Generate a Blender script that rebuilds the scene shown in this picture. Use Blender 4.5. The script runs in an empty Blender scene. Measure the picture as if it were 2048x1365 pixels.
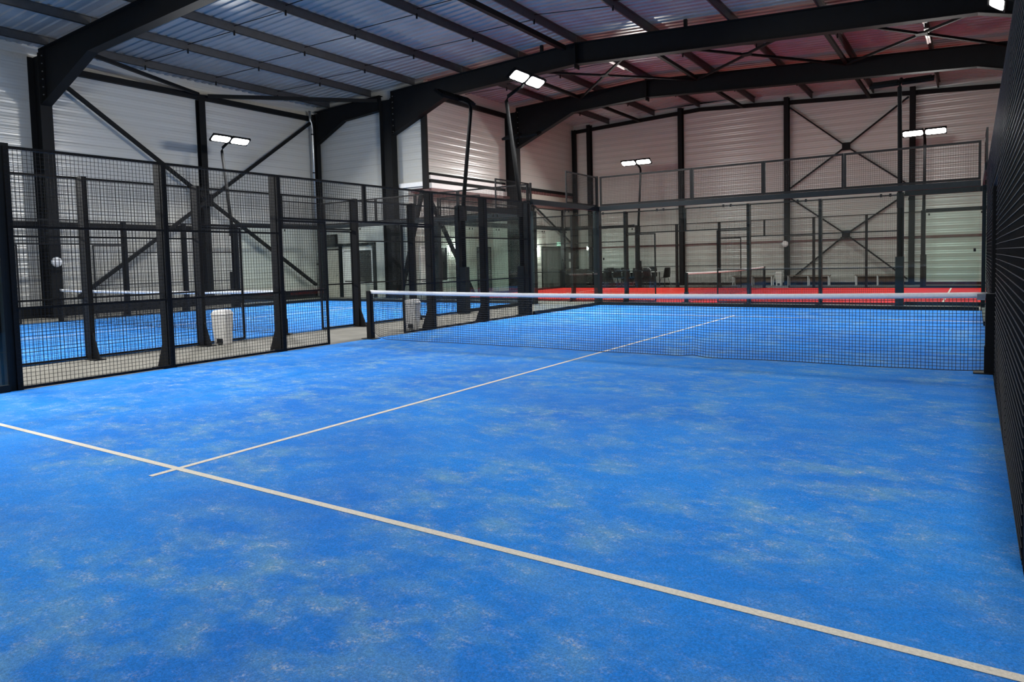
import bpy, bmesh, math, random
from mathutils import Vector, Matrix
random.seed(7)
PI = math.pi
S = bpy.context.scene
COL = S.collection

# ------------------------------------------------------------------ camera
def make_camera():
    cd = bpy.data.cameras.new('camera'); co = bpy.data.objects.new('camera', cd); COL.objects.link(co)
    yaw, pitch, roll = 0.5811, -0.0570, -0.0245
    cy, sy, cp, sp = math.cos(yaw), math.sin(yaw), math.cos(pitch), math.sin(pitch)
    f = Vector((-sy*cp, cy*cp, sp)); r = Vector((cy, sy, 0)); u = r.cross(f)
    r2 = math.cos(roll)*r + math.sin(roll)*u; u2 = -math.sin(roll)*r + math.cos(roll)*u
    m = Matrix.Identity(4)
    for i in range(3):
        m[i][0] = r2[i]; m[i][1] = u2[i]; m[i][2] = -f[i]
    m[0][3], m[1][3], m[2][3] = 4.7992, -9.7626, 1.4551
    co.matrix_world = m
    cd.sensor_width = 36; cd.sensor_fit = 'HORIZONTAL'; cd.lens = 1398.44*36/2048
    cd.shift_x = -5.34/2048; cd.shift_y = -80.36/2048
    cd.clip_start = .02; cd.clip_end = 200
    S.camera = co
make_camera()

# ------------------------------------------------------------------ world, exposure
w = bpy.data.worlds.new('world'); S.world = w; w.use_nodes = True
w.node_tree.nodes['Background'].inputs[0].default_value = (.6, .7, 1, 1)
w.node_tree.nodes['Background'].inputs[1].default_value = 0.0
S.view_settings.view_transform = 'Standard'; S.view_settings.look = 'None'
S.cycles.transparent_max_bounces = 64; S.cycles.max_bounces = 14; S.cycles.diffuse_bounces = 6
S.view_settings.exposure = 0.0; S.view_settings.gamma = 1; S.view_settings.use_curve_mapping = False
LAMP_W = 1100.0          # watts of each floodlight head

# ------------------------------------------------------------------ materials
def mat(name, color, rough=.6, metal=0, spec=.5):
    m = bpy.data.materials.new(name); m.use_nodes = True
    b = m.node_tree.nodes['Principled BSDF']
    b.inputs['Base Color'].default_value = (*color, 1); b.inputs['Roughness'].default_value = rough
    b.inputs['Metallic'].default_value = metal; b.inputs['Specular IOR Level'].default_value = spec
    return m
def N(m, t, **k):
    n = m.node_tree.nodes.new(t)
    for a, v in k.items(): setattr(n, a, v)
    return n
def L(m, a, b): m.node_tree.links.new(a, b)
def ramp(m, fac, stops):
    r = N(m, 'ShaderNodeValToRGB'); el = r.color_ramp.elements
    while len(el) < len(stops): el.new(.5)
    for e, (p, c) in zip(el, stops):
        e.position = p; e.color = c if len(c) == 4 else (*c, 1)
    L(m, fac, r.inputs[0]); return r
def noise(m, vec, scale, detail=3, rough=.55):
    n = N(m, 'ShaderNodeTexNoise'); n.inputs['Scale'].default_value = scale
    n.inputs['Detail'].default_value = detail; n.inputs['Roughness'].default_value = rough
    if vec is not None: L(m, vec, n.inputs['Vector'])
    return n
def speckle(name, color, amount=.12, scale=6, rough=.6, metal=0, bump=0, bscale=80, spec=.5):
    """a plain paint / metal with slight uneven wear"""
    m = mat(name, color, rough, metal, spec); nt = m.node_tree; b = nt.nodes['Principled BSDF']
    tc = N(m, 'ShaderNodeTexCoord'); n = noise(m, tc.outputs['Object'], scale, 5)
    lo = tuple(c*(1-amount) for c in color); hi = tuple(min(1, c*(1+amount)) for c in color)
    r = ramp(m, n.outputs[0], [(.3, lo), (.7, hi)]); L(m, r.outputs[0], b.inputs['Base Color'])
    if bump:
        n2 = noise(m, tc.outputs['Object'], bscale, 2); bp = N(m, 'ShaderNodeBump')
        bp.inputs['Strength'].default_value = bump; bp.inputs['Distance'].default_value = .01
        L(m, n2.outputs[0], bp.inputs['Height']); L(m, bp.outputs[0], b.inputs['Normal'])
    return m
def turf(name, base, deep, sand, cream=(.72, .68, .56)):
    m = mat(name, base, .92, 0, .15); nt = m.node_tree; b = nt.nodes['Principled BSDF']
    tc = N(m, 'ShaderNodeTexCoord'); o = tc.outputs['Object']
    def mul(p, q, op='MULTIPLY'):
        n = N(m, 'ShaderNodeMath', operation=op); n.use_clamp = True
        for i, s in enumerate((p, q)):
            if isinstance(s, float): n.inputs[i].default_value = s
            else: L(m, s, n.inputs[i])
        return n.outputs[0]
    def mixc(f, a, c, mode='MIX'):
        n = N(m, 'ShaderNodeMix', data_type='RGBA', blend_type=mode)
        if isinstance(f, float): n.inputs['Factor'].default_value = f
        else: L(m, f, n.inputs['Factor'])
        L(m, a, n.inputs[6])
        if isinstance(c, tuple): n.inputs[7].default_value = (*c, 1)
        else: L(m, c, n.inputs[7])
        return n.outputs[2]
    bw = lambda n, a, c, lo=0., hi=1.: ramp(m, n.outputs[0], [(a, (lo,)*3), (c, (hi,)*3)]).outputs[0]
    tone = ramp(m, noise(m, o, .45, 3).outputs[0], [(.35, deep), (.62, base)]).outputs[0]
    mp = N(m, 'ShaderNodeMapping'); mp.inputs['Scale'].default_value = (1, 1.35, 1); mp.inputs['Rotation'].default_value = (0, 0, .5); mp.inputs['Location'].default_value = (3.1, 1.7, 0); L(m, o, mp.inputs[0]); q = mp.outputs[0]
    broad = bw(noise(m, q, .55, 4, .6), .44, .68)                                  # large worn zones
    med = bw(noise(m, q, 2.6, 5, .62), .42, .70)
    haze = mul(mul(broad, .35, 'ADD'), med)                                        # soft film of sand dust
    c1 = mixc(mul(haze, .62), tone, sand)
    fl = mul(bw(noise(m, q, 9, 5, .7), .50, .72), bw(noise(m, o, 70, 3, .75), .44, .66))
    fl = mul(fl, mul(mul(broad, .45, 'ADD'), mul(med, .30, 'ADD')))                # cream flecks where sand has gathered
    c2 = mixc(mul(fl, .85), c1, cream)
    sp = mul(bw(noise(m, o, 330, 1, .5), .64, .74), mul(med, .45, 'ADD')); c3 = mixc(mul(sp, .35), c2, cream)
    g1 = ramp(m, noise(m, o, 120, 3, .75).outputs[0], [(.32, (.70,)*3), (.68, (1.28,)*3)]).outputs[0]
    L(m, mixc(1., c3, g1, 'MULTIPLY'), b.inputs['Base Color'])
    bp = N(m, 'ShaderNodeBump'); bp.inputs['Strength'].default_value = .35; bp.inputs['Distance'].default_value = .006
    L(m, noise(m, o, 260, 2).outputs[0], bp.inputs['Height']); L(m, bp.outputs[0], b.inputs['Normal'])
    return m
def cladding(name, color, rough=.34):
    """micro-ribbed sandwich panel: fine horizontal ribs, panel joints every metre or so"""
    m = mat(name, color, rough, 0, .5); b = m.node_tree.nodes['Principled BSDF']
    tc = N(m, 'ShaderNodeTexCoord'); sp = N(m, 'ShaderNodeSeparateXYZ'); L(m, tc.outputs['Object'], sp.inputs[0])
    z = sp.outputs['Z']
    def wave(per):
        q = N(m, 'ShaderNodeMath', operation='MULTIPLY'); L(m, z, q.inputs[0]); q.inputs[1].default_value = 2*PI/per
        s = N(m, 'ShaderNodeMath', operation='SINE'); L(m, q.outputs[0], s.inputs[0]); return s.outputs[0]
    ad = N(m, 'ShaderNodeMath', operation='MULTIPLY_ADD'); L(m, wave(.10), ad.inputs[0]); ad.inputs[1].default_value = .35; L(m, wave(.31), ad.inputs[2])
    bp = N(m, 'ShaderNodeBump'); bp.inputs['Strength'].default_value = .8; bp.inputs['Distance'].default_value = .006
    L(m, ad.outputs[0], bp.inputs['Height']); L(m, bp.outputs[0], b.inputs['Normal'])
    fr = N(m, 'ShaderNodeMath', operation='FRACT'); q = N(m, 'ShaderNodeMath', operation='MULTIPLY'); L(m, z, q.inputs[0]); q.inputs[1].default_value = 1/1.15
    L(m, q.outputs[0], fr.inputs[0])
    dk = tuple(c*.62 for c in color)
    r = ramp(m, fr.outputs[0], [(0, dk), (.014, color), (1, color)]); L(m, r.outputs[0], b.inputs['Base Color'])
    return m
def glass(name, tint, refl=.06):
    m = bpy.data.materials.new(name); m.use_nodes = True; nt = m.node_tree; nt.nodes.clear()
    out = N(m, 'ShaderNodeOutputMaterial'); t = N(m, 'ShaderNodeBsdfTransparent'); t.inputs[0].default_value = (*tint, 1)
    g = N(m, 'ShaderNodeBsdfGlossy'); g.inputs['Roughness'].default_value = .01; g.inputs[0].default_value = (.9, .97, .95, 1)
    fz = N(m, 'ShaderNodeFresnel'); fz.inputs[0].default_value = 1.45
    tc = N(m, 'ShaderNodeTexCoord'); nz = noise(m, tc.outputs['Object'], 2.0, 3)
    k = N(m, 'ShaderNodeMath', operation='MULTIPLY_ADD'); L(m, nz.outputs[0], k.inputs[0]); k.inputs[1].default_value = .02; L(m, fz.outputs[0], k.inputs[2])
    gm = N(m, 'ShaderNodeNewGeometry'); iv = N(m, 'ShaderNodeMath', operation='SUBTRACT'); iv.inputs[0].default_value = 1; L(m, gm.outputs['Backfacing'], iv.inputs[1])
    k2 = N(m, 'ShaderNodeMath', operation='MULTIPLY'); L(m, k.outputs[0], k2.inputs[0]); L(m, iv.outputs[0], k2.inputs[1]); k = k2
    mx = N(m, 'ShaderNodeMixShader'); L(m, k.outputs[0], mx.inputs[0]); L(m, t.outputs[0], mx.inputs[1]); L(m, g.outputs[0], mx.inputs[2])
    L(m, mx.outputs[0], out.inputs[0]); return m
def emit(name, color, strength):
    m = mat(name, (0.8, .8, .8), .4); b = m.node_tree.nodes['Principled BSDF']
    b.inputs['Emission Color'].default_value = (*color, 1); b.inputs['Emission Strength'].default_value = strength
    return m
M = dict(
    blue=turf('blue_turf', (.011, .215, .70), (.009, .165, .60), (.17, .36, .44)),
    blue2=turf('blue_turf_far', (.013, .22, .70), (.011, .180, .60), (.17, .36, .46)),
    red=turf('red_turf', (.62, .018, .010), (.52, .015, .010), (.60, .07, .05), (.66, .2, .14)),
    line=speckle('line_paint', (.64, .60, .52), .14, 90, .9, bump=.3, bscale=250),
    steel=speckle('anthracite_steel', (.0048, .0054, .0062), .2, 3, .65, spec=.18),
    post=speckle('black_powder_coat', (.0058, .0058, .0062), .2, 12, .62, spec=.2),
    teal=speckle('dark_teal_coat', (.005, .0085, .0105), .2, 12, .55, spec=.22),
    wire=mat('mesh_wire', (.009, .0088, .0088), .55, 0, .25),
    galv=speckle('galvanised_purlin', (.055, .056, .058), .15, 5, .5, .3),
    zinc=speckle('zinc_pipe', (.42, .44, .45), .12, 9, .3, .8),
    deck=speckle('roof_deck', (.29, .295, .295), .10, 1.2, .32),
    clad=cladding('white_cladding', (.47, .47, .435), .24),
    cladb=cladding('dark_cladding', (.07, .07, .072), .6),
    concrete=speckle('concrete', (.15, .145, .125), .22, 1.7, .75, bump=.1, bscale=40),
    white=speckle('white_paint', (.75, .75, .74), .05, 8, .4),
    cream=speckle('cream_trim', (.46, .44, .38), .08, 8, .5),
    tape=speckle('net_tape', (.90, .90, .90), .05, 30, .6),
    mastm=speckle('matt_black_mast', (.0042, .0045, .005), .2, 12, .8, spec=.08),
    hilite=emit('highlight_glow', (1, .96, .88), .55),  # glow imitating floodlight highlights on the purlins, not a light fitting
    cord=mat('net_cord', (.008, .008, .009), .8),
    door=speckle('grey_door', (.10, .105, .10), .08, 3, .45),
    dark=mat('dark_void', (.012, .013, .014), .3),
    shell=speckle('black_plastic', (.013, .013, .014), .15, 20, .4),
    wood=speckle('brown_wood', (.14, .085, .055), .3, 14, .6),
    paper=mat('paper', (.72, .72, .70), .8),
    binp=speckle('white_plastic_bin', (.56, .55, .53), .06, 8, .45),
    glass=glass('court_glass', (.945, .985, .97)),
    led=emit('led_panel', (1, .98, .95), 22),
    bulb=emit('bulkhead_light', (1, .98, .94), 3.0),
    exitg=emit('exit_green', (.10, .75, .42), .9),
    exitw=emit('exit_white', (.9, 1, .95), 1.2),
    redtrim=speckle('maroon_trim', (.16, .075, .07), .15, 9, .5),
)

# ------------------------------------------------------------------ mesh helpers
def quad_box(bm, c):
    v = [bm.verts.new(p) for p in c]
    for f in ((0, 3, 2, 1), (4, 5, 6, 7), (0, 1, 5, 4), (1, 2, 6, 5), (2, 3, 7, 6), (3, 0, 4, 7)):
        bm.faces.new([v[i] for i in f])
def box(bm, x0, x1, y0, y1, z0, z1):
    quad_box(bm, [(x0, y0, z0), (x1, y0, z0), (x1, y1, z0), (x0, y1, z0), (x0, y0, z1), (x1, y0, z1), (x1, y1, z1), (x0, y1, z1)])
def bar(bm, p, q, a, b=None, up=(0, 0, 1)):
    """square bar from p to q, a wide (sideways), b deep (towards up)"""
    b = a if b is None else b; p = Vector(p); q = Vector(q); d = (q-p).normalized(); u = Vector(up)
    if abs(d.dot(u)) > .98: u = Vector((0, 1, 0))
    s = d.cross(u).normalized()*a/2; t = s.cross(d).normalized()*b/2
    quad_box(bm, [p-s-t, p+s-t, p+s+t, p-s+t, q-s-t, q+s-t, q+s+t, q-s+t])
def tube(bm, pts, r, n=8, cap=True, radii=None):
    pts = [Vector(p) for p in pts]; rings = []
    for i, p in enumerate(pts):
        a = pts[max(i-1, 0)]; b = pts[min(i+1, len(pts)-1)]; d = (b-a).normalized()
        u = Vector((0, 0, 1)) if abs(d.z) < .95 else Vector((1, 0, 0))
        s = d.cross(u).normalized(); t = s.cross(d).normalized(); rr = radii[i] if radii else r
        rings.append([bm.verts.new(p + s*rr*math.cos(2*PI*k/n) + t*rr*math.sin(2*PI*k/n)) for k in range(n)])
    for i in range(len(rings)-1):
        for k in range(n):
            bm.faces.new((rings[i][k], rings[i][(k+1) % n], rings[i+1][(k+1) % n], rings[i+1][k]))
    if cap: bm.faces.new(rings[0][::-1]); bm.faces.new(rings[-1])
def prism(bm, poly, y0, y1, axis='y'):
    """extrude polygon of (a,z) along y (axis 'y') or x"""
    f = (lambda a, z, t: (a, t, z)) if axis == 'y' else (lambda a, z, t: (t, a, z))
    A = [bm.verts.new(f(a, z, y0)) for a, z in poly]; B = [bm.verts.new(f(a, z, y1)) for a, z in poly]
    bm.faces.new(A); bm.faces.new(B[::-1]); n = len(poly)
    for i in range(n): bm.faces.new((A[i], B[i], B[(i+1) % n], A[(i+1) % n]))
def mesh(bm, m, smooth=False, fix=True):
    if fix: bmesh.ops.recalc_face_normals(bm, faces=bm.faces)
    me = bpy.data.meshes.new('mesh'); bm.to_mesh(me); bm.free(); me.materials.append(m)
    if smooth:
        for p in me.polygons: p.use_smooth = True
    return me
def B(fn, m, smooth=False, bevel=0):
    bm = bmesh.new(); fn(bm)
    if bevel: bmesh.ops.bevel(bm, geom=bm.edges[:], offset=bevel, segments=2, affect='EDGES', clamp_overlap=True)
    return mesh(bm, m, smooth)
def obj(name, me, parent=None, loc=(0, 0, 0), rz=0):
    o = bpy.data.objects.new(name, me); COL.objects.link(o); o.location = loc; o.rotation_euler = (0, 0, rz)
    if parent: o.parent = parent
    me and setattr(me, 'name', name)
    return o
def tag(o, label=None, cat=None, group=None, kind=None):
    for k, v in (('label', label), ('category', cat), ('group', group), ('kind', kind)):
        if v: o[k] = v
    return o
def thing(name, label, cat, loc=(0, 0, 0), rz=0, group=None):
    return tag(obj(name, None, None, loc, rz), label, cat, group)
def struct(name, fn, m, **k): return tag(obj(name, B(fn, m), None, **k), kind='structure')
CACHE = {}
def cached(key, make):
    if key not in CACHE: CACHE[key] = make()
    return CACHE[key]

# ================================================================== THE HALL
FY = 25.3            # far wall
LX, CX, RX = -20.4, -14.0, 8.1
def zt(x):           # top of the rafters
    return 8.40 + (x+20.5)*(.55/13.7) if x < -6.8 else 8.95 - (x+6.8)*(.90/14.9)
struct('floor', lambda b: box(b, LX-.3, RX+.3, -16.3, FY+.3, -.2, 0), M['concrete'])
struct('wall_left', lambda b: box(b, LX-.15, LX, -16, 12.5, 0, 8.9), M['clad'])
struct('wall_corner', lambda b: (box(b, LX-.15, -15.0, 12.5, 12.65, 0, 8.9), box(b, -15.0, CX, 12.5, 12.65, 4.55, 8.9)), M['clad'])
struct('wall_mezzanine', lambda b: (box(b, CX-.15, CX, 12.65, 18.7, 4.55, 9.0), box(b, CX-.15, CX, 18.7, FY, 4.95, 9.0)), M['clad'])
struct('wall_recess', lambda b: (box(b, -15.1, -15.0, 12.65, 18.6, 0, 4.55), box(b, -15.0, CX-.15, 18.6, 18.7, 0, 4.55)), M['clad'])
struct('wall_entrance', lambda b: box(b, CX-.15, CX, 18.7, FY, 0, 4.95), M['clad'])
struct('wall_far', lambda b: box(b, CX-.15, RX+.15, FY, FY+.15, 0, 9.1), M['clad'])
struct('wall_right', lambda b: box(b, RX, RX+.15, -16, FY, 0, 8.9), M['cladb'])
struct('wall_near', lambda b: box(b, LX-.15, RX+.15, -16.15, -16, 0, 9.1), M['clad'])
struct('ceiling_soffit', lambda b: box(b, -15.0, CX+.12, 12.65, 18.6, 4.44, 4.549), M['redtrim'])
def deck(b):
    y = -16.0; prof = []
    while y < FY+.2:
        prof += [(y, .0), (y+.13, .0), (y+.16, .036), (y+.27, .036)]; y += .30
    xs = [LX-.15, -6.8, RX+.15]; rows = []
    for x in xs: rows.append([b.verts.new((x, yy, zt(x)+.26+d)) for yy, d in prof])
    for i in range(2):
        for j in range(len(prof)-1): b.faces.new((rows[i][j], rows[i+1][j], rows[i+1][j+1], rows[i][j+1]))
struct('ceiling', deck, M['deck'])
def basetrim(b): box(b, LX, LX+.06, -16, 12.5, 0, .34)
struct('baseboard_left', basetrim, M['steel'])
struct('baseboard_far', lambda b: box(b, CX, RX, FY-.05, FY, 0, .12), M['steel'])
struct('trim_1', lambda b: box(b, CX, RX, FY-.03, FY, 2.02, 2.12), M['redtrim'])
struct('trim_2', lambda b: box(b, LX, LX+.03, -16, 12.5, 8.2, 8.34), M['cream'])
# fascia below the overhanging wall
struct('trim_3', lambda b: (box(b, CX+.001, CX+.09, 12.65, 18.2, 4.92, 5.08), box(b, CX+.001, CX+.14, 12.65, 18.2, 4.55, 4.76), box(b, -15.4, CX-.11, 12.38, 12.499, 4.62, 4.80)), M['white'])
struct('trim_4', lambda b: (box(b, CX+.001, CX+.08, 12.66, 18.2, 5.09, 5.19), box(b, CX+.001, CX+.07, 12.66, 18.2, 4.77, 4.91), box(b, CX+.001, CX+.12, 18.8, FY-.1, 4.98, 5.12)), M['steel'])
struct('trim_5', lambda b: [box(b, CX+.001, CX+.07, 18.8+i*.16, 18.88+i*.16, 4.84, 4.98) for i in range(40)], M['redtrim'])
struct('trim_6', lambda b: box(b, CX+.001, CX+.05, 18.8, FY-.1, 4.55, 4.83), M['cream'])
struct('trim_7', lambda b: box(b, CX+.001, CX+.04, 18.8, FY-.1, 4.15, 4.54), M['redtrim'])

# ---- steel frame
def ibeam(b, p, q, d, fl, t=.022, face='y'):
    """vertical I column, web depth d along x, flange width fl along y"""
    (x, y, z0), z1 = p, q
    if face == 'y':
        box(b, x-d/2, x-d/2+t, y-fl/2, y+fl/2, z0, z1); box(b, x+d/2-t, x+d/2, y-fl/2, y+fl/2, z0, z1); box(b, x-d/2+t, x+d/2-t, y-t/2, y+t/2, z0, z1)
    else:
        box(b, x-fl/2, x+fl/2, y-d/2, y-d/2+t, z0, z1); box(b, x-fl/2, x+fl/2, y+d/2-t, y+d/2, z0, z1); box(b, x-t/2, x+t/2, y-d/2+t, y+d/2-t, z0, z1)
def column(x, y, d, fl, z1, label, group='main steel columns', face='y', bolts=True):
    t = thing('steel_column', label, 'column', (x, y, 0), 0, group)
    obj('shaft', B(lambda b: ibeam(b, (0, 0, .02), z1, d, fl, face=face), M['steel']), t)
    e = max(d, fl)/2+.05
    obj('base_plate', B(lambda b: (box(b, -d/2-.06, d/2+.06, -fl/2-.05, fl/2+.05, 0, .02)) if face == 'y' else box(b, -fl/2-.05, fl/2+.05, -d/2-.06, d/2+.06, 0, .02), M['steel']), t)
    return t
column(-20.0, .9, .72, .34, 8.3, 'wide dark steel column against the left wall with the rafter haunch on top')
column(-15.75, 12.2, .62, .34, 8.3, 'dark steel column at the inner wall corner, before the mezzanine box')
column(-13.66, 18.5, .62, .34, 8.5, 'dark steel column standing behind the pole of the bright left floodlight')
column(7.75, 12.2, .62, .34, 7.9, 'dark steel column right of the front court beyond the net')
column(7.75, 18.5, .62, .34, 7.9, 'dark steel column right of the red court')
column(-20.26, 6.6, .24, .26, 7.96, 'slim dark post in the middle of the cross-braced left wall', 'slim wall columns')
column(-20.22, 12.25, .3, .2, 8.3, 'dark post in the corner of the left wall beside the rain pipe', 'slim wall columns')
column(-13.8, FY-.35, .2, .2, 8.6, 'slim dark post on the mezzanine side of the far left corner', 'slim wall columns')
for x, lab in ((-12.95, 'slim dark wall post nearest the far left corner, beside the grey doors'), (-7.75, 'slim dark wall post at the right end of the black chairs'),
               (-2.6, 'slim dark wall post with the round white fitting, left of the far cross brace'), (2.55, 'slim dark wall post right of the far cross brace'),):
    column(x, FY-.16, .28, .22, zt(x)+.1, lab, 'slim wall columns', face='x')
obj('corner_post', B(lambda b: box(b, CX-.10, CX+.14, 12.36, 12.498, 4.5, 8.3), M['steel'])); tag(bpy.data.objects['corner_post'], 'dark square post on the outer edge of the overhanging wall box', 'column')

def rafter(y, x0, x1, label, hl=True, hr=True, deep=.72, hx=3.0, hz=1.15):
    t = thing('rafter', label, 'roof beam', (0, y, 0), 0, 'main roof rafters')
    low = lambda x: zt(x)-deep
    pts = [x0] + ([x0+hx] if hl else []) + [-6.8] + ([x1-2.6] if hr else []) + [x1]
    bot = []
    for i, x in enumerate(pts):
        z = low(x)
        if i == 0 and hl: z -= hz
        if i == len(pts)-1 and hr: z -= .55
        bot.append((x, z))
    top = [(x0, zt(x0)-.02), (-6.8, zt(-6.8)-.02), (x1, zt(x1)-.02)]
    def web(b):
        up = lambda x: zt(x)-.02
        for (xa, za), (xb, zb) in zip(bot[:-1], bot[1:]):
            prism(b, [(xa, za), (xb, zb), (xb, up(xb)), (xa, up(xa))], -.012, .012)
    obj('web', B(web, M['steel']), t)
    def fl(ps, s):
        def f(b):
            for (xa, za), (xb, zb) in zip(ps[:-1], ps[1:]):
                prism(b, [(xa, za), (xb, zb), (xb, zb+s), (xa, za+s)], -.15, .15)
        return f
    obj('bottom_flange', B(fl(bot, -.025), M['steel']), t); obj('top_flange', B(fl(top, -.025), M['steel']), t)
    def bolts(b):
        pass
    obj('apex_plate', B(lambda b: box(b, -6.82, -6.78, -.16, .16, low(-6.8)-.16, zt(-6.8)-.06), M['steel']), t)
    if hl:
        obj('end_plate', B(lambda b: box(b, x0+.001, x0+.03, -.15, .15, zt(x0)-deep-hz, zt(x0)-.03), M['steel']), t)
        bm_ = cached('bolt', lambda: B(lambda b: tube(b, [(0, 0, 0), (.03, 0, 0)], .02, 6), M['zinc']))
        for k in range(7):
            for sy in (-.08, .08): obj('bolt', bm_, t, (x0+.031, sy, zt(x0)-.22-k*.24))
    return t
rafter(.9, -19.63, 7.4, 'deep dark rafter crossing the top left corner over the left blue court', hz=1.0)
rafter(12.2, -15.43, 7.43, 'deep dark rafter spanning the whole hall above the far glass of the front court', hz=1.05)
rafter(18.5, -13.34, 7.43, 'deep dark rafter above the middle of the red court', hz=1.15)
rafter(-10.6, -20.3, 7.43, 'deep dark rafter above the near end of the courts', hz=1.0)
def stub(b):
    prism(b, [(-20.04, 6.9), (-18.3, 7.75), (-16.1, 7.9), (-16.1, 8.5), (-20.04, 8.35)], -.012, .012)
    for ps in ([(-20.1, 6.9), (-18.3, 7.75), (-16.1, 7.9)], [(-20.1, 8.35), (-16.1, 8.5)]):
        for (xa, za), (xb, zb) in zip(ps[:-1], ps[1:]): prism(b, [(xa, za), (xb, zb), (xb, zb+.025), (xa, za+.025)], -.11, .11)
tag(obj('rafter', B(stub, M['steel']), None, (0, 12.2, 0)), 'short tapering dark beam from the left corner post to the corner column', 'roof beam')
# purlins
PX = [-19.2, -16.65, -14.2, -11.8, -9.2, -6.8, -4.1, -1.5, 1.05, 3.5, 5.9]
names = ['outermost by the left eaves', 'second from the left eaves', 'third from the left eaves', 'fourth from the left eaves', 'fifth from the left eaves', 'at the ridge', 'first right of the ridge', 'second right of the ridge', 'third right of the ridge', 'fourth right of the ridge', 'nearest the right wall']
bays = [(-10.6, .9, 'over the near half of the courts'), (.9, 12.2, 'over the far half of the blue courts'), (12.2, 18.5, 'over the near half of the red court'), (18.5, FY, 'over the far half of the red court')]
def purlin_me(l, x):
    def f(b):
        box(b, -.004, .004, 0, l, 0, .25); box(b, -.05, .004, 0, l, 0, .012); box(b, -.004, .06, 0, l, .238, .25)
    return B(f, M['galv'])
for (y0, y1, bn) in bays:
    for x, nm in zip(PX, names):
        if y0 > 12 and x < -14: continue
        xx = x if y0 < 12 or x > -14 else x
        l = y1-y0-.02
        o = obj('purlin', cached(('pur', round(l, 2)), lambda: purlin_me(l, x)), None, (xx, y0+.01, zt(xx)+.002))
        tag(o, 'grey steel purlin %s, %s' % (nm, bn), 'purlin', 'roof purlins')
for x in (-8.2, -2.9):
    tag(obj('roof_stub', B(lambda b: box(b, -.05, .05, -.05, .05, 0, .24), M['steel']), None, (x, 12.2, zt(x)+.0)), 'short dark stub between rafter and roof sheet, %s of the ridge' % ('left' if x < -6.8 else 'right'), 'bracket')
# sag rods
def rods(y, x0, x1, label):
    t = thing('sag_rod', label, 'roof rod', (0, y, 0), 0, 'thin rods tying the purlins')
    ps = [x for x in PX if x0 <= x <= x1]
    obj('rod', B(lambda b: [bar(b, (a+.02, 0, zt(a)+.19), (c-.02, 0, zt(c)+.05), .018) for a, c in zip(ps[:-1], ps[1:])], M['steel']), t)
    obj('clip', B(lambda b: [box(b, a-.02, a+.02, -.02, .02, zt(a)-.09, zt(a)+.06) for a in ps], M['steel']), t)
for y, nm in ((-5.5, 'over the near half of the courts'), (3.9, 'left court side, just past the first rafter'), (6.6, 'over the middle of the long bay'), (9.4, 'just before the rafter over the glass wall')):
    rods(y, -21, RX, 'thin dark rod line between purlins, '+nm)
rods(15.3, -14.3, RX, 'thin dark rod line between purlins, over the near half of the red court')
rods(21.9, -14.3, RX, 'thin dark rod line between purlins, over the far half of the red court')
# struts between the two far rafters, and roof X braces
def strut(x, y0, y1, label, s=.12, dz=.2):
    o = obj('roof_strut', B(lambda b: box(b, -s/2, s/2, 0, y1-y0, -s/2, s/2), M['steel']), None, (x, y0, zt(x)-dz)); tag(o, label, 'roof strut', 'dark struts between rafters')
for x, nm in ((-9.9, 'left of the ridge'), (-4.6, 'just right of the ridge'), (.9, 'in the middle of the right slope')):
    strut(x, 12.36, 18.34, 'dark strut between the two far rafters, '+nm)
    strut(x, 18.66, FY-.3, 'dark strut from last rafter to far wall, '+nm)
strut(-7.2, -.0+1.06, 12.04, 'long dark square strut by the ridge, before the glass wall', .16, .12)
def xbrace(xa, xb, label):
    t = thing('roof_brace', label, 'roof brace', (0, 0, 0), 0, 'crossed roof braces')
    y0, y1 = 12.4, 18.3; z = lambda x: zt(x)-.25
    P = [(xa, y0), (xb, y1), (xa, y1), (xb, y0)]; xm, ym = (xa+xb)/2, (y0+y1)/2; zm = (z(xa)+z(xb))/2
    for (x, y) in P:
        obj('brace_arm', B(lambda b: bar(b, (x, y, z(x)), (xm+(x-xm)*.05, ym+(y-ym)*.05, zm), .075, .075), M['steel']), t)
    obj('gusset', B(lambda b: box(b, xm-.16, xm+.16, ym-.16, ym+.16, zm-.03, zm+.03), M['steel']), t)
xbrace(-4.6, .9, 'dark X brace in the roof, above the middle of the red court')
xbrace(.9, 5.9, 'dark X brace in the roof, nearest the right wall')
xbrace(-9.9, -4.6, 'dark X brace in the roof, left of the middle one')
def strip(x, y0, y1, label):  # added glowing bars standing in for floodlight reflections on the purlin flanges
    t = thing('highlight_strip', label, 'imitation highlight', (x, y0, zt(x)-.02), 0, None)
    obj('bar_backing', B(lambda b: box(b, -.07, .07, 0, y1-y0, .0, .02), M['galv']), t)
    obj('glow_bar', B(lambda b: box(b, -.055, -.01, .02, (y1-y0)*.95, -.03, 0), M['hilite']), t)
    obj('glow_bar', B(lambda b: box(b, .01, .055, .02, (y1-y0)*.9, -.03, 0), M['hilite']), t)
strip(3.5, 12.9, 15.1, 'glowing imitation highlight under a purlin, this side of the right roof X brace centre')
strip(3.5, 15.7, 17.6, 'glowing imitation highlight under a purlin, beyond the right roof X brace centre')
strip(-6.8, 13.2, 16.4, 'glowing imitation highlight under the ridge purlin, right of the bright left floodlight')
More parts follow.
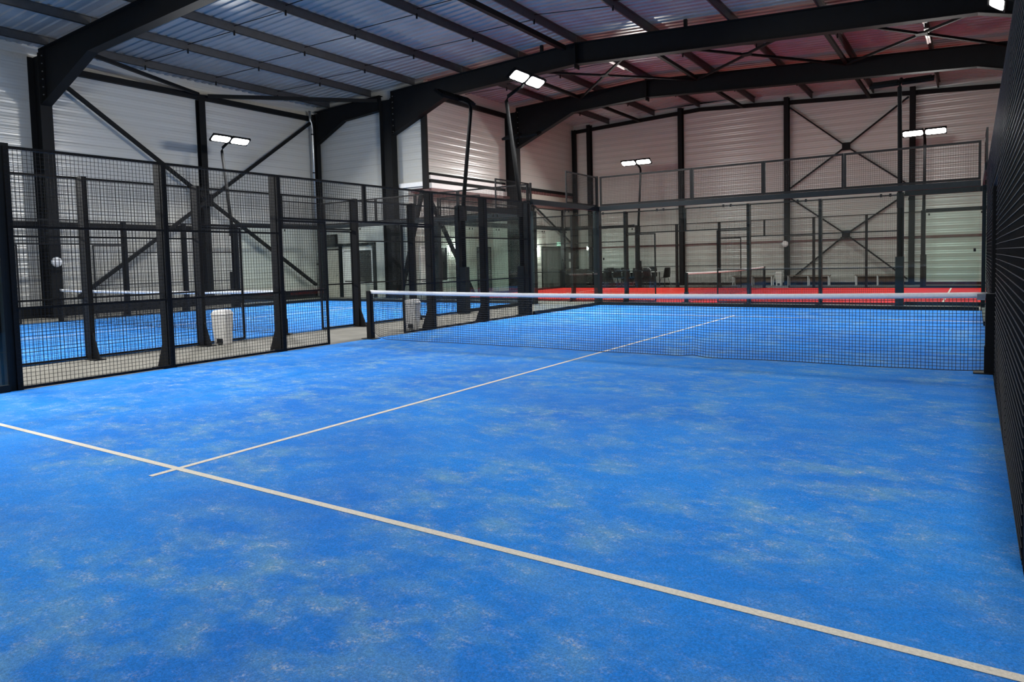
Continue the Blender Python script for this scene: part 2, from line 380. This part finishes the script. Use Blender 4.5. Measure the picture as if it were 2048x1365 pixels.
# eaves members and wall bracing
def member(name, label, cat, p, q, a, b_=None, group=None, m='steel'):
    o = obj(name, B(lambda b: bar(b, Vector((0, 0, 0)), Vector(q)-Vector(p), a, b_), M[m]), None, p); return tag(o, label, cat, group)
member('eaves_beam', 'dark beam along the top of the left wall, beyond the wide column', 'beam', (-20.26, 1.1, 8.07), (-20.26, 12.09, 8.07), .14, .2)
member('eaves_beam', 'dark beam along the top of the mezzanine wall', 'beam', (CX+.1, 12.65, 8.35), (CX+.1, 18.3, 8.35), .14, .2)
def slope_bar(b):
    for xa, xb in ((CX+.01, -6.8), (-6.8, RX-.05)):
        bar(b, (xa, 0, zt(xa)-.13), (xb, 0, zt(xb)-.13), .14, .18)
tag(obj('eaves_beam', B(slope_bar, M['steel']), None, (0, FY-.08, 0)), 'dark sloping beam along the top of the far wall', 'beam')
tag(obj('wall_rail', B(lambda b: box(b, 0, .034, -15.9, 6.45, 2.93, 3.1), M['steel']), None, (LX+.001, 0, 0)), 'flat dark rail along the left wall, at the height of the fence tops', 'rail')
member('tie_tube', 'dark tube from the first rafter haunch to the slim left wall post', 'roof brace', (-17.6, 1.1, 8.05), (-20.05, 6.4, 8.12), .11, group=None)
member('tie_tube', 'dark tube from the slim left wall post to the corner column', 'roof brace', (-20.05, 6.8, 8.12), (-16.15, 12.0, 8.28), .13)
def wall_x(label, org, c, arms, s, plate):
    t = thing('cross_brace', label, 'wall brace', org)
    for p in arms:
        d = (Vector(p)-Vector(c)).normalized()*.12
        obj('brace_arm', B(lambda b: bar(b, Vector(c)+d, Vector(p), s, s*.7), M['steel']), t)
    obj('gusset', B(lambda b: plate(b, c), M['steel']), t)
wall_x('large dark cross brace on the left wall behind the left court', (-20.04, 6.6, 0), (.0, 0, 4.1), [(0, -5.2, 7.7), (0, 5.35, 7.95), (0, -4.9, .6), (0, 5.15, .6)], .15, lambda b, c: box(b, -.03, .03, -.20, .20, c[2]-.24, c[2]+.24))
pl = lambda b, c: box(b, -.17, .17, -.02, .02, c[2]-.17, c[2]+.17)
wall_x('upper dark X brace on the far wall', (-.05, FY-.16, 0), (0, 0, 6.25), [(-2.4, 0, 8.3), (2.45, 0, 8.1), (-2.4, 0, 4.55), (2.45, 0, 4.35)], .09, pl)
wall_x('lower dark X brace on the far wall, seen through the red court', (-.05, FY-.16, 0), (0, 0, 2.3), [(-2.4, 0, 4.1), (2.45, 0, 4.0), (-2.4, 0, .25), (2.45, 0, .25)], .09, pl)
member('brace_leg', 'dark diagonal brace under the overhang, leaning up to the right', 'wall brace', (-15.36, 12.3, .3), (-14.1, 12.34, 4.45), .14)
member('brace_leg', 'dark diagonal brace under the overhang, leaning down to the right', 'wall brace', (-14.28, 12.8, 4.42), (-14.28, 15.9, .0), .14)
member('brace_leg', 'dark diagonal brace above the grey doors at the far left corner', 'wall brace', (-13.88, 20.75, 4.2), (-13.88, 24.7, 2.3), .07)
member('steel_post', 'slim dark post left of the grey doors', 'column', (-13.9, 20.6, 0), (-13.9, 20.6, 4.5), .12, .12)
def pipe(b):
    tube(b, [(0, 0, .1), (0, 0, 7.55), (0, -.02, 7.75), (.0, -.10, 7.95), (0, -.12, 8.35)], .055, 12)
t = thing('rain_pipe', 'shiny grey rain pipe in the corner of the left wall', 'pipe', (-20.0, 11.85, 0))
obj('pipe', B(pipe, M['zinc'], True), t)
for z in (1.5, 3.4, 5.6, 7.3): obj('pipe_clip', B(lambda b: tube(b, [(0, 0, z), (0, 0, z+.05)], .066, 12), M['steel']), t)

# ---- openings in the walls
def window(name, org, rz, w_, z0, z1, fm='white', mull=()):
    t = tag(obj(name, None, None, org, rz), kind='structure'); f = .07
    def fr(b):
        box(b, -w_/2, w_/2, -.05, -.002, z0, z0+f); box(b, -w_/2, w_/2, -.05, -.002, z1-f, z1)
        box(b, -w_/2, -w_/2+f, -.05, -.002, z0+f, z1-f); box(b, w_/2-f, w_/2, -.05, -.002, z0+f, z1-f)
        for mx in mull: box(b, mx-.03, mx+.03, -.045, -.002, z0+f, z1-f)
    obj('window_frame', B(fr, M[fm]), t)
    obj('window_pane', B(lambda b: box(b, -w_/2+f, w_/2-f, -.02, -.002, z0+f, z1-f), M['dark']), t)
    return t
wn = window('window_1', (-18.1, 12.5, 0), 0, 1.85, .62, 2.16)
obj('window_blind', B(lambda b: box(b, -.84, -.05, -.028, -.021, .75, 2.06), M['paper']), wn)
window('window_2', (-19.75, 12.5, 0), 0, .8, 2.32, 2.86, 'steel')
w3 = window('window_3', (-15.0, 14.0, 0), PI/2, 1.9, .6, 2.2, 'white', (.35,))
obj('window_blind', B(lambda b: box(b, -.88, .32, -.028, -.021, .7, 2.1), M['paper']), w3)
def door(name, org, rz, w_, h, leaves, pane=False, m='door'):
    t = tag(obj(name, None, None, org, rz), kind='structure')
    obj('door_frame', B(lambda b: (box(b, -w_/2-.06, -w_/2, -.06, -.002, 0, h+.06), box(b, w_/2, w_/2+.06, -.06, -.002, 0, h+.06), box(b, -w_/2, w_/2, -.06, -.002, h, h+.06)), M['steel']), t)
    lw = w_/leaves
    for i in range(leaves):
        x0 = -w_/2+i*lw
        lf = obj('door_leaf', B(lambda b: box(b, x0+.01, x0+lw-.01, -.045, -.004, .01, h-.01), M[m]), t)
        hx = x0+lw-.1 if i == 0 else x0+.1
        obj('door_handle', B(lambda b: (tube(b, [(hx, -.05, 1.02), (hx, -.09, 1.02), (hx+(-.1 if i == 0 else .1), -.09, 1.02)], .012, 6)), M['zinc']), lf)
        if pane: obj('door_glass', B(lambda b: box(b, x0+.12, x0+lw-.12, -.05, -.046, .3, h-.15), M['glass']), lf)
    return t
struct('trim_8', lambda b: (box(b, -19.22, -19.08, 12.40, 12.499, 0, 2.3), box(b, -17.12, -16.98, 12.40, 12.499, 0, 2.3), box(b, -20.2, -16.98, 12.40, 12.499, 2.301, 2.42)), M['teal'])
door('door_1', (-19.7, 12.5, 0), 0, .85, 2.15, 1, m='cream')
door('door_2', (CX, 22.55, 0), PI/2, 2.0, 2.10, 2)
d3 = door('door_3', (CX, 24.35, 0), PI/2, 1.15, 2.10, 1)
door('door_4', (-15.0, 17.75, 0), PI/2, 1.0, 2.1, 1)
for z0, z1, nm in ((1.5, 1.84, 'upper'), (1.0, 1.34, 'lower')):
    tag(obj('paper_notice', B(lambda b: box(b, 0, .004, -.13, .13, z0, z1), M['paper']), None, (CX+.05, 24.5, 0)), 'small white paper notice on the far grey door, %s one' % nm, 'notice')
t = thing('exit_sign', 'small lit green emergency exit sign above the grey double doors', 'sign', (CX+.002, 23.3, 2.22), PI/2)
obj('sign_box', B(lambda b: box(b, -.17, .17, -.06, -.002, 0, .17), M['exitg']), t)
def pict(b):
    box(b, -.14, -.06, -.064, -.0605, .03, .14)                                      # door
    box(b, .04, .075, -.064, -.0605, .07, .12); box(b, .05, .075, -.064, -.0605, .125, .15)   # torso, head
    bar(b, (.06, -.062, .07), (.11, -.062, .03), .003, .018); bar(b, (.06, -.062, .07), (.02, -.062, .035), .003, .018); bar(b, (.06, -.062, .11), (.1, -.062, .09), .003, .014)
    bar(b, (-.04, -.062, .085), (.01, -.062, .085), .003, .02)
obj('pictogram', B(pict, M['exitw']), t)
def disc(label, org, axis, r, m, cat, name):
    t = thing(name, label, cat, org); a = Vector(axis)
    obj('rim', B(lambda b: tube(b, [Vector((0, 0, 0)), a*.05], r, 24), M['zinc']), t)
    obj('cover', B(lambda b: tube(b, [a*.051, a*.075, a*.085], r, 24, radii=[r*.93, r*.85, r*.4]), m, True), t)
disc('round lit white bulkhead lamp on the wall left of the grey doors', (CX+.002, 20.95, 2.0), (1, 0, 0), .15, M['bulb'], 'wall lamp', 'bulkhead_lamp')
disc('lit white bulkhead lamp under the overhang, right of the recessed window', (-14.998, 15.4, 2.1), (1, 0, 0), .17, M['bulb'], 'wall lamp', 'bulkhead_lamp')
for p_ in ((-14.85, 15.4, 2.1), (CX+.16, 20.95, 2.0)):
    pd = bpy.data.lights.new('bulkhead', 'POINT'); pd.energy = 110; pd.shadow_soft_size = .12; pd.color = (1, .98, .93); po = bpy.data.objects.new('bulkhead_light', pd); COL.objects.link(po); po.location = p_
disc('round white disc on the wide steel column of the left wall', (-19.63, .9, 1.78), (1, 0, 0), .16, M['white'], 'wall fitting', 'round_fitting')
disc('round white disc on a slim post of the far wall', (-2.65, FY-.31, 1.95), (0, -1, 0), .15, M['white'], 'wall fitting', 'round_fitting')

# ================================================================== THE COURTS
class Court:
    def __init__(s, o, th, turfm, name, ends, sides, wire=.005):
        s.o = Vector(o); s.th = th; s.t = turfm; s.n = name; s.ends = ends; s.sides = sides; s.w = wire
    def P(s, x, y, z=0):
        c, n = math.cos(s.th), math.sin(s.th); return (s.o.x + c*x - n*y, s.o.y + n*x + c*y, z)
def ysuf(y): return y
def panel(ct, x, y, rz, w_, z0, z1, rails, label, thick=.035, posts=(), grp=None):
    """welded wire panel in a tube frame, w_ wide, from z0 to z1"""
    t = thing('mesh_panel', label, 'mesh fence panel', ct.P(x, y, z0), ct.th+rz, grp or 'wire mesh panels of the '+ct.n)
    h = z1-z0; key = (round(w_, 2), round(h, 2), tuple(rails), tuple(posts), thick, ct.w)
    def fr(b):
        k = thick
        box(b, -w_/2, w_/2, 0, k, 0, k); box(b, -w_/2, w_/2, 0, k, h-k, h)
        box(b, -w_/2, -w_/2+k, 0, k, k, h-k); box(b, w_/2-k, w_/2, 0, k, k, h-k)
        for r in rails: box(b, -w_/2+k, w_/2-k, 0, k*.8, r-.015, r+.015)
        for p in posts: box(b, p-.035, p+.035, 0, k*1.4, k, h-k)
    def wr(b):
        e = ct.w/2; n = int(round(w_/.05))
        for i in range(1, n): xx = -w_/2+i*w_/n; box(b, xx-e, xx+e, -.002-e, -.002+e, .01, h-.01)
        n = int(round(h/.05))
        for i in range(1, n): zz = i*h/n; box(b, -w_/2+.01, w_/2-.01, -.008-e, -.008+e, zz-e, zz+e)
    obj('panel_frame', cached(('pf',)+key, lambda: B(fr, M['post'])), t)
    obj('wire_grid', cached(('pw',)+key, lambda: B(wr, M['wire'])), t)
    return t
def fence_post(ct, x, y, sgn, h, label, big=False):
    t = thing('fence_post', label, 'fence post', ct.P(x, y), ct.th, 'fence posts of the '+ct.n)
    def sh(b): box(b, .0, .15*1, -.04, .04, .01, h)
    def ft(b): prism(b, [(.15, .01), (.34, .01), (.155, .45), (.15, .45)], -.012, .012); box(b, .0, .36, -.09, .09, 0, .012)
    s = obj('shaft', cached(('fp', h), lambda: B(sh, M['post'])), t); f = obj('foot_bracket', cached('ff', lambda: B(ft, M['post'])), t)
    if sgn < 0: s.rotation_euler = (0, 0, PI); f.rotation_euler = (0, 0, PI)
    return t
LAMPS = []
def led_shape(b):
    pts = []
    for cx_, cy_, a0 in ((.05, .26, 0), (-.05, .26, 90), (-.05, -.26, 180), (.05, -.26, 270)):
        for k in range(5):
            a = math.radians(a0+k*22.5); pts.append((cx_+.08*math.cos(a), cy_+.08*math.sin(a)))
    A = [b.verts.new((x, y, -.0255)) for x, y in pts]; C_ = [b.verts.new((x, y, -.036)) for x, y in pts]
    b.faces.new(A); b.faces.new(C_[::-1])
    for i in range(len(pts)): b.faces.new((A[i], C_[i], C_[(i+1) % len(pts)], A[(i+1) % len(pts)]))
def floodlight(ct, x, y, sgn, label, lit=True):
    """mast beside the fence: leans away from the court, then an arm carries two lamp heads over it"""
    t = thing('floodlight_mast', label, 'floodlight', ct.P(x, y), ct.th, 'floodlight masts around the courts')
    s = sgn
    def pole(b): tube(b, [(s*.10, 0, .01), (s*.10, 0, 2.7), (s*.14, 0, 3.2), (s*.48, 0, 5.72), (s*.42, 0, 5.84), (s*.02, 0, 6.02)], .05, 8, radii=[.062, .062, .058, .05, .048, .042])
    obj('mast', cached(('mast', s), lambda: B(pole, M['mastm'], True)), t)
    def slv(b): box(b, s*.10-.10, s*.10+.10, -.10, .10, .012, 1.32); box(b, s*.1-.15, s*.1+.15, -.15, .15, 0, .012)
    obj('base_sleeve', cached(('slv', s), lambda: B(slv, M['teal'])), t)
    def cl(b): box(b, s*.10-.075, s*.10+.075, -.075, .075, 2.62, 3.02); 
    obj('clamp', cached(('clamp', s), lambda: B(cl, M['post'])), t)
    tilt = .42 if ct.t == 'red' and s < 0 else .62
    hz_, dx_ = (6.2, .18) if ct.t == 'blue' and s < 0 else ((5.95, .05) if ct.t == 'red' and s < 0 else (6.07, .05))
    # heads: housing part with led panel sub-part
    for k in (-1, 1):
        def hs(b): box(b, -.17, .17, -.365, .365, -.025, .035); box(b, -.17, -.158, -.365, .365, -.042, -.025); box(b, .158, .17, -.365, .365, -.042, -.025); box(b, -.158, .158, -.365, -.353, -.042, -.025); box(b, -.158, .158, .353, .365, -.042, -.025); [box(b, -.12+i*.04, -.105+i*.04, -.3, .3, .035, .06) for i in range(7)]
        hd = obj('lamp_housing', cached('hous', lambda: B(hs, M['mastm'])), t, (-s*dx_, k*.385, hz_)); hd.rotation_euler = (0, s*tilt, 0)
        off = False
        obj('led_panel', cached(('led', off), lambda: B(led_shape, M['white' if off else 'led'])), hd)
    obj('bracket', cached(('brk', s, hz_), lambda: B(lambda b: (box(b, -s*dx_-.03, -s*dx_+.03, -.2, .2, hz_+.02, hz_+.07), bar(b, (-s*.0, 0, 6.0), (-s*dx_, 0, hz_+.05), .06)), M['mastm'])), t)
    LAMPS.append((ct, x-s*dx_, y, s, tilt, hz_))
def light(ct, x, y, s, tilt, hz_):
    ld = bpy.data.lights.new('flood', 'AREA'); ld.shape = 'RECTANGLE'; ld.size = .3; ld.size_y = 1.4; ld.energy = LAMP_W * ({'blue': (.46 if y < 0 else .66) if s < 0 else (.15 if y < 0 else .25), 'blue2': .64, 'red': .35}[ct.t]); ld.color = (1, .985, .955)
    lo = bpy.data.objects.new('flood_light', ld); COL.objects.link(lo)
    R = Matrix.Rotation(ct.th, 4, 'Z') @ Matrix.Rotation(s*tilt, 4, 'Y')
    p = Vector(ct.P(x, y, hz_)) + R.to_3x3() @ Vector((0, 0, -.05))
    lo.matrix_world = Matrix.Translation(p) @ R
    ld.cycles.use_multiple_importance_sampling = True
def glass_pane(ct, x, y, rz, w_, h, label, clamps=True, mid=()):
    t = thing('glass_pane', label, 'glass wall panel', ct.P(x, y), ct.th+rz, 'glass panes of the '+ct.n)
    obj('pane', cached(('gp', w_, h), lambda: B(lambda b: box(b, -w_/2+.008, w_/2-.008, 0, .012, .10, h), M['glass'])), t)
    obj('base_rail', cached(('gb', w_), lambda: B(lambda b: (box(b, -w_/2, w_/2, -.03, .05, 0, .10)), M['teal'])), t)
    if clamps:
        cm = cached('gclamp', lambda: B(lambda b: box(b, -.025, .025, -.015, -.001, -.04, .04), M['post']))
        for sx in (-1, 1):
            for z in ((h-.07, 1.45) if sx in mid else (h-.07,)): obj('clamp', cm, t, (sx*(w_/2-.10), 0, z))
    return t
def net(ct, label, detail=1):
    t = thing('tennis_net', label, 'net', ct.P(0, 0, .0015), ct.th, 'court nets')
    for k in (-1, 1):
        p = obj('net_post', B(lambda b: (box(b, -.045, .045, -.045, .045, .012, .93), box(b, -.055, .055, -.055, .055, .012, .32), box(b, -.16, .16, -.10, .10, 0, .012)), M['post']), t, (k*4.97, 0, .012))
        if k > 0: obj('tension_plate', B(lambda b: (box(b, -.13, -.05, -.02, .02, .855, .925), tube(b, [(-.09, -.02, .89), (-.09, -.03, .89)], .012, 8)), M['zinc']), p)
    X0 = 4.92; N_ = 246 if detail else 120
    top = lambda x: .845+.045*(x/X0)**2
    def sway(x): return -.03 - .02*math.sin(x*1.1+.6) + .012*math.sin(x*3.1)
    def bot(x): return .0 + .006*abs(math.sin(x*1.7)) + .022*math.exp(-((x-1.45)/.12)**2) + (.15 if x < 0 else .02)*max(0, (abs(x)-4.5)/.42)**2
    def pt(x, f):            # f 0 top .. 1 bottom
        z = top(x)+(bot(x)-top(x))*f + .02
        e = max(0, 1-max(0, (abs(x)-4.2)/.72)); return (x, sway(x)*f*f*e, z)
    def grid(b):
        r = .0033 if detail else .0035; J = 22
        for i in range(N_+1):
            x = -X0+2*X0*i/N_; tube(b, [pt(x+.004*math.sin(i*2.1), j/8) for j in range(9)], r, 3, False)
        for j in range(1, J+1):
            f = j/J; tube(b, [pt(-X0+2*X0*i/111, f) for i in range(112)], r*(1.0 if j < J else 1.8), 3, False)
    obj('net_cords', mesh_of(grid, M['cord']), t)
    def tp(b):
        pr = None
        for i in range(61):
            x = -X0-.02+(2*X0+.04)*i/60; z = top(x)
            cur = [b.verts.new((x, y, zz)) for y, zz in ((-.008, z-.0), (-.010, z+.055), (0, z+.068), (.010, z+.055), (.008, z))]
            if pr:
                for k in range(5): b.faces.new((pr[k], pr[(k+1) % 5], cur[(k+1) % 5], cur[k]))
            else: b.faces.new(cur)
            pr = cur
        b.faces.new(pr[::-1])
    obj('white_tape', B(tp, M['tape'], True), t)
def mesh_of(fn, m):
    bm = bmesh.new(); fn(bm); return mesh(bm, m, False, False)

def build_court(ct):
    o = obj('court_turf', B(lambda b: box(b, -5.0, 5.0, -10.0, 10.0, 0.0, .012), M[ct.t]), None, ct.P(0, 0, .001), ct.th)
    tag(o, {'blue': 'bright blue sanded artificial turf of the front court', 'blue2': 'blue artificial turf of the left court behind the fence', 'red': 'red artificial turf of the far court'}[ct.t], 'court surface')
    for nm, (x0, x1, y0, y1) in (('service_line', (-5, 5, -6.975, -6.925)), ('service_line', (-5, 5, 6.925, 6.975)), ('centre_line', (-.025, .025, -7.15, -6.975)), ('centre_line', (-.025, .025, -6.925, 6.925)), ('centre_line', (-.025, .025, 6.975, 7.15))):
        obj(nm, B(lambda b: box(b, x0, x1, y0, y1, .0125, .0145), M['line']), o)
    net(ct, {'blue': 'black net with white top band across the front blue court', 'blue2': 'black net with white top band on the left blue court', 'red': 'black net with white top band on the red court'}[ct.t], ct.t == 'blue')
    for sg in (-1, 1):
        side = ct.sides[0] if sg < 0 else ct.sides[1]
        rz = PI/2 if sg < 0 else -PI/2
        xx = sg*5.0
        for (ya, yb, z0, z1, rails, posts, dn) in (
                (-6, -4, .02, 3, (1, 2), (), 'mesh panel next to the %s end glass' % ct.ends[0]),
                (-4, -2, .02, 3, (1, 2), (), 'second mesh panel from the %s end glass' % ct.ends[0]),
                (-2, -1, .02, 2.25, (1,), (), 'narrow mesh panel at net gap, %s half' % ct.ends[0]),
                (-2, 2, 2.26, 3, (), (0,), 'mesh header over the net opening'),
                (1, 2, .02, 2.25, (1,), (), 'narrow mesh panel at net gap, %s half' % ct.ends[1]),
                (2, 4, .02, 3, (1, 2), (), 'second mesh panel from the %s end glass' % ct.ends[1]),
                (4, 6, .02, 3, (1, 2), (), 'mesh panel next to the %s end glass' % ct.ends[1])):
            panel(ct, xx, (ya+yb)/2, rz, abs(yb-ya)-.004, z0, z1, rails, '%s, %s of %s' % (dn, side, ct.n), posts=posts)
        for y, dn in ((-4, 'first from the %s mast' % ct.ends[0]), (-2, '%s edge of net opening' % ct.ends[0]), (2, '%s edge of net opening' % ct.ends[1]), (4, 'first from the %s mast' % ct.ends[1])):
            fence_post(ct, xx+sg*.055, y, sg, 3.0, 'black fence post, %s of %s, %s' % (side, ct.n, dn))
        for y, dn in ((-6, ct.ends[0]), (6, ct.ends[1])):
            t = thing('fence_post', 'square post between glass and mesh, %s of %s, %s end' % (side, ct.n, dn), 'fence post', ct.P(xx+sg*.0, y), ct.th, 'fence posts of the '+ct.n)
            obj('shaft', B(lambda b: box(b, min(sg*.045, sg*.15), max(sg*.045, sg*.15), -.08, .08, .01, 3.04), M['teal']), t)
            obj('base_plate', B(lambda b: box(b, min(sg*.05, sg*.17), max(sg*.05, sg*.17), -.082, .082, 0, .0095), M['teal']), t)
            floodlight(ct, xx+sg*.18, y, sg, 'tall floodlight mast, two lamp heads, %s of %s, %s end' % (side, ct.n, dn))
        for e in (-1, 1):
            en = ct.ends[0] if e < 0 else ct.ends[1]
            if ct.t == 'blue' and e < 0 and sg > 0: continue       # behind the photographer
            for ya, yb, dn in ((6.09, 8, 'nearer the mesh'), (8, 9.95, 'in the corner')):
                glass_pane(ct, xx, e*(ya+yb)/2, rz, round(yb-ya-.01, 2), 2.93, 'glass pane, %s of %s, %s end, %s' % (side, ct.n, en, dn))
            y0, y1 = (6.09, 9.94)
            ob = obj('glass_beam', B(lambda b: box(b, -.04, .06, -(y1-y0)/2, (y1-y0)/2, -.07, .07), M['teal']), None, ct.P(xx+sg*.0, e*(y0+y1)/2, 3.01), ct.th + (0 if sg > 0 else PI))
            tag(ob, 'rail on top of side glass, %s of %s, %s end' % (side, ct.n, en), 'rail', 'glass top rails')
            panel(ct, xx, e*8.97, rz, 1.93, 3.09, 4.0, (), 'mesh panel above side glass, %s of %s, %s end' % (side, ct.n, en))
    for e in (-1, 1):
        en = ct.ends[0] if e < 0 else ct.ends[1]
        if ct.t == 'blue' and e < 0: continue
        rz = 0 if e > 0 else PI
        nth = ['leftmost', 'second from the left', 'middle', 'second from the right', 'rightmost']
        if (e < 0): nth = nth[::-1]
        for i in range(5):
            glass_pane(ct, -4+2*i*.985+.06, e*10.0, rz, 1.965, 2.93, 'glass pane, %s end wall of %s, %s of five' % (en, ct.n, nth[i]), mid={0: (-1,), 4: (1,)}.get(i, ()))
        ob = obj('glass_beam', B(lambda b: box(b, -4.93, 4.93, -.04, .06, -.07, .07), M['teal']), None, ct.P(0, e*10.0, 3.01), ct.th+rz)
        tag(ob, 'rail on top of the glass wall, %s end of %s' % (en, ct.n), 'rail', 'glass top rails')
        for i, (xa, xb) in enumerate(((-4.93, -2), (-2, 0), (0, 2), (2, 4.93))):
            panel(ct, (xa+xb)/2, e*10.0, rz, round(xb-xa-.006, 3), 3.09, 4.0, (), 'mesh panel above the glass, %s end of %s, %s of four' % (en, ct.n, (['leftmost', 'second from left', 'second from right', 'rightmost'][::(1 if e > 0 else -1)])[i]), thick=.05)
        for sg in (-1, 1):
            side = ct.sides[0] if sg < 0 else ct.sides[1]
            t = thing('corner_post', 'dark square corner post of %s, %s, %s end' % (ct.n, side, en), 'corner post', ct.P(sg*5.0, e*10.0), ct.th, 'court corner posts')
            obj('shaft', B(lambda b: box(b, min(-sg*.04, sg*.16), max(-sg*.04, sg*.16), min(-e*.03, e*.16), max(-e*.03, e*.16), .01, 3.08), M['teal']), t)
            obj('extension', B(lambda b: box(b, min(0, sg*.06), max(0, sg*.06), min(0, e*.06), max(0, e*.06), 3.081, 4.02), M['post']), t)
            obj('base_plate', B(lambda b: box(b, min(-sg*.06, sg*.24), max(-sg*.06, sg*.24), min(-e*.05, e*.24), max(-e*.05, e*.24), 0, .01), M['teal']), t)
front = Court((0, 0, 0), 0, 'blue', 'front blue court', ('near', 'far'), ('left side', 'right side'), .0043)
left = Court((-12.5, 0, 0), 0, 'blue2', 'left blue court', ('near', 'far'), ('left side', 'right side'), .0043)
red = Court((-2.85, 16.85, 0), PI/2, 'red', 'red court', ('right', 'left'), ('near side', 'far side'), .0043)
for c in (front, left, red): build_court(c)
for a in LAMPS: light(*a)

# ================================================================== LOOSE THINGS
def bin_(x, y, rz, label, h=.66):
    t = thing('pedal_bin', label, 'bin', (x, y, 0), rz, 'white pedal bins'); w0, w1 = .115, .145
    def body(b):
        n = 5; quad = lambda w_, z: [(-w_, -w_, z), (w_, -w_, z), (w_, w_, z), (-w_, w_, z)]
        quad_box(b, quad(w0, .0)+quad(w1, h-.09))
    obj('body', B(body, M['binp'], bevel=.006), t)
    obj('lid', B(lambda b: quad_box(b, [(-w1-.01, -w1-.01, h-.088), (w1+.01, -w1-.01, h-.088), (w1+.01, w1+.01, h-.088), (-w1-.01, w1+.01, h-.088), (-w1+.03, -w1+.03, h), (w1-.03, -w1+.03, h), (w1-.03, w1-.03, h), (-w1+.03, w1-.03, h)]), M['binp'], bevel=.005), t)
    obj('pedal_recess', B(lambda b: box(b, -.06, .06, -w0-.012, -w0+.01, .03, .12), M['dark']), t)
    obj('pedal', B(lambda b: box(b, -.045, .045, -w0-.06, -w0-.013, .035, .055), M['shell']), t)
bin_(-7.18, -1.70, .45, 'white pedal bin in the aisle seen through the left mesh fence')
bin_(-5.62, 1.95, .3, 'white pedal bin behind the left net post, seen through the net')
bin_(-2.75, 24.2, 0, 'white pedal bin at the far wall between two benches')

def bench(x, y, rz, w_, label):
    t = thing('bench', label, 'bench', (x, y, 0), rz, 'long low benches by the walls')
    obj('seat', B(lambda b: [box(b, -w_/2, w_/2, -.20+i*.14, -.08+i*.14, .44, .47) for i in range(3)], M['wood']), t)
    obj('back_panel', B(lambda b: box(b, -w_/2+.06, w_/2-.06, .16, .18, .14, .40), M['wood']), t)
    for px in (-w_/2+.05, 0, w_/2-.05):
        obj('leg', B(lambda b: (box(b, px-.02, px+.02, -.19, -.15, 0, .44), box(b, px-.02, px+.02, .15, .19, .0, .44), box(b, px-.02, px+.02, -.15, .15, .40, .44)), M['white']), t)
for xa, xb, nm in ((-5.0, -3.1, 'left of the white bin at the far wall'), (-2.45, -.62, 'right of the white bin at the far wall'), (.4, 2.2, 'rightmost along the far wall')):
    bench((xa+xb)/2, 24.6, 0, xb-xa, 'low brown bench with white legs, '+nm)

def chair(x, y, rz, label):
    t = thing('chair', label, 'chair', (x, y, 0), rz, 'black chairs by the far wall')
    def seat(b):
        R = []
        for i in range(9):                                     # profile from front edge over seat up the back
            f = i/8
            if f < .5: y_, z_ = -.22+f*.8, .46-.02*math.sin(f*2*PI)
            else: g = (f-.5)*2; y_, z_ = .18+.07*g, .46+.50*g
            wd = .24 if f < .5 else .25-.05*((f-.5)*2)**2
            R.append([(k/4*wd, y_-(abs(k)/4)**2*(.05 if f > .4 else 0), z_+(abs(k)/4)**2*(.03 if f < .6 else 0)) for k in range(-4, 5)])
        vs = [[b.verts.new(p) for p in r] for r in R]
        for i in range(8):
            for k in range(8): b.faces.new((vs[i][k], vs[i][k+1], vs[i+1][k+1], vs[i+1][k]))
        bmesh.ops.solidify(b, geom=b.faces[:], thickness=.014)
    obj('seat_shell', cached('chs', lambda: B(seat, M['shell'], True)), t)
    for i, (sx, sy) in enumerate(((-1, -1), (1, -1), (-1, 1), (1, 1))):
        obj('leg', cached(('chl', i), lambda: B(lambda b: tube(b, [(sx*.14, sy*.10, .44), (sx*.22, sy*.22, 0)], .013, 6), M['shell'])), t)
def table(x, y, w_, label):
    t = thing('table', label, 'table', (x, y, 0), 0, 'tables by the far wall')
    obj('tabletop', B(lambda b: box(b, -w_/2, w_/2, -.38, .38, .725, .75), M['white']), t)
    obj('front_panel', B(lambda b: box(b, -w_/2+.1, w_/2-.1, -.30, -.28, .22, .72), M['shell']), t)
    for sx in (-1, 1):
        for sy in (-1, 1): obj('leg', B(lambda b: box(b, sx*(w_/2-.06)-.02, sx*(w_/2-.06)+.02, sy*.33-.02, sy*.33+.02, 0, .725), M['shell']), t)
table(-11.6, 23.6, 1.7, 'white topped table at the left end of the black chairs')
table(-9.4, 23.6, 1.9, 'white topped table at the right end of the black chairs')
k = 0
ords = ['first', 'second', 'third', 'fourth', 'fifth', 'sixth', 'seventh', 'eighth']
for i, x in enumerate((-12.45, -11.95, -11.4, -10.85, -10.3, -9.8, -9.25, -8.7)):
    chair(x, 22.95, PI+(.12*math.sin(i*2.3)), 'black shell chair on the court side of the tables, %s from the left' % ords[i])
for i, x in enumerate((-12.3, -11.5, -10.7, -9.9, -9.1)):
    chair(x, 24.35, .1*math.sin(i*1.7), 'black shell chair between tables and far wall, %s from the left' % ords[i])
chair(-7.95, 23.2, PI+1.2, 'black shell chair at the right end of the tables, beside the slim post')
# counter seen behind the left mesh of the red court
t = thing('side_table', 'dark high table with a pale top in front of the grey doors', 'table', (-12.62, 22.36, 0), 0)
obj('tabletop', B(lambda b: box(b, -.75, .75, -.20, .20, .90, .94), M['galv']), t)
obj('body', B(lambda b: box(b, -.7, .7, -.16, .16, .0, .899), M['shell']), t)
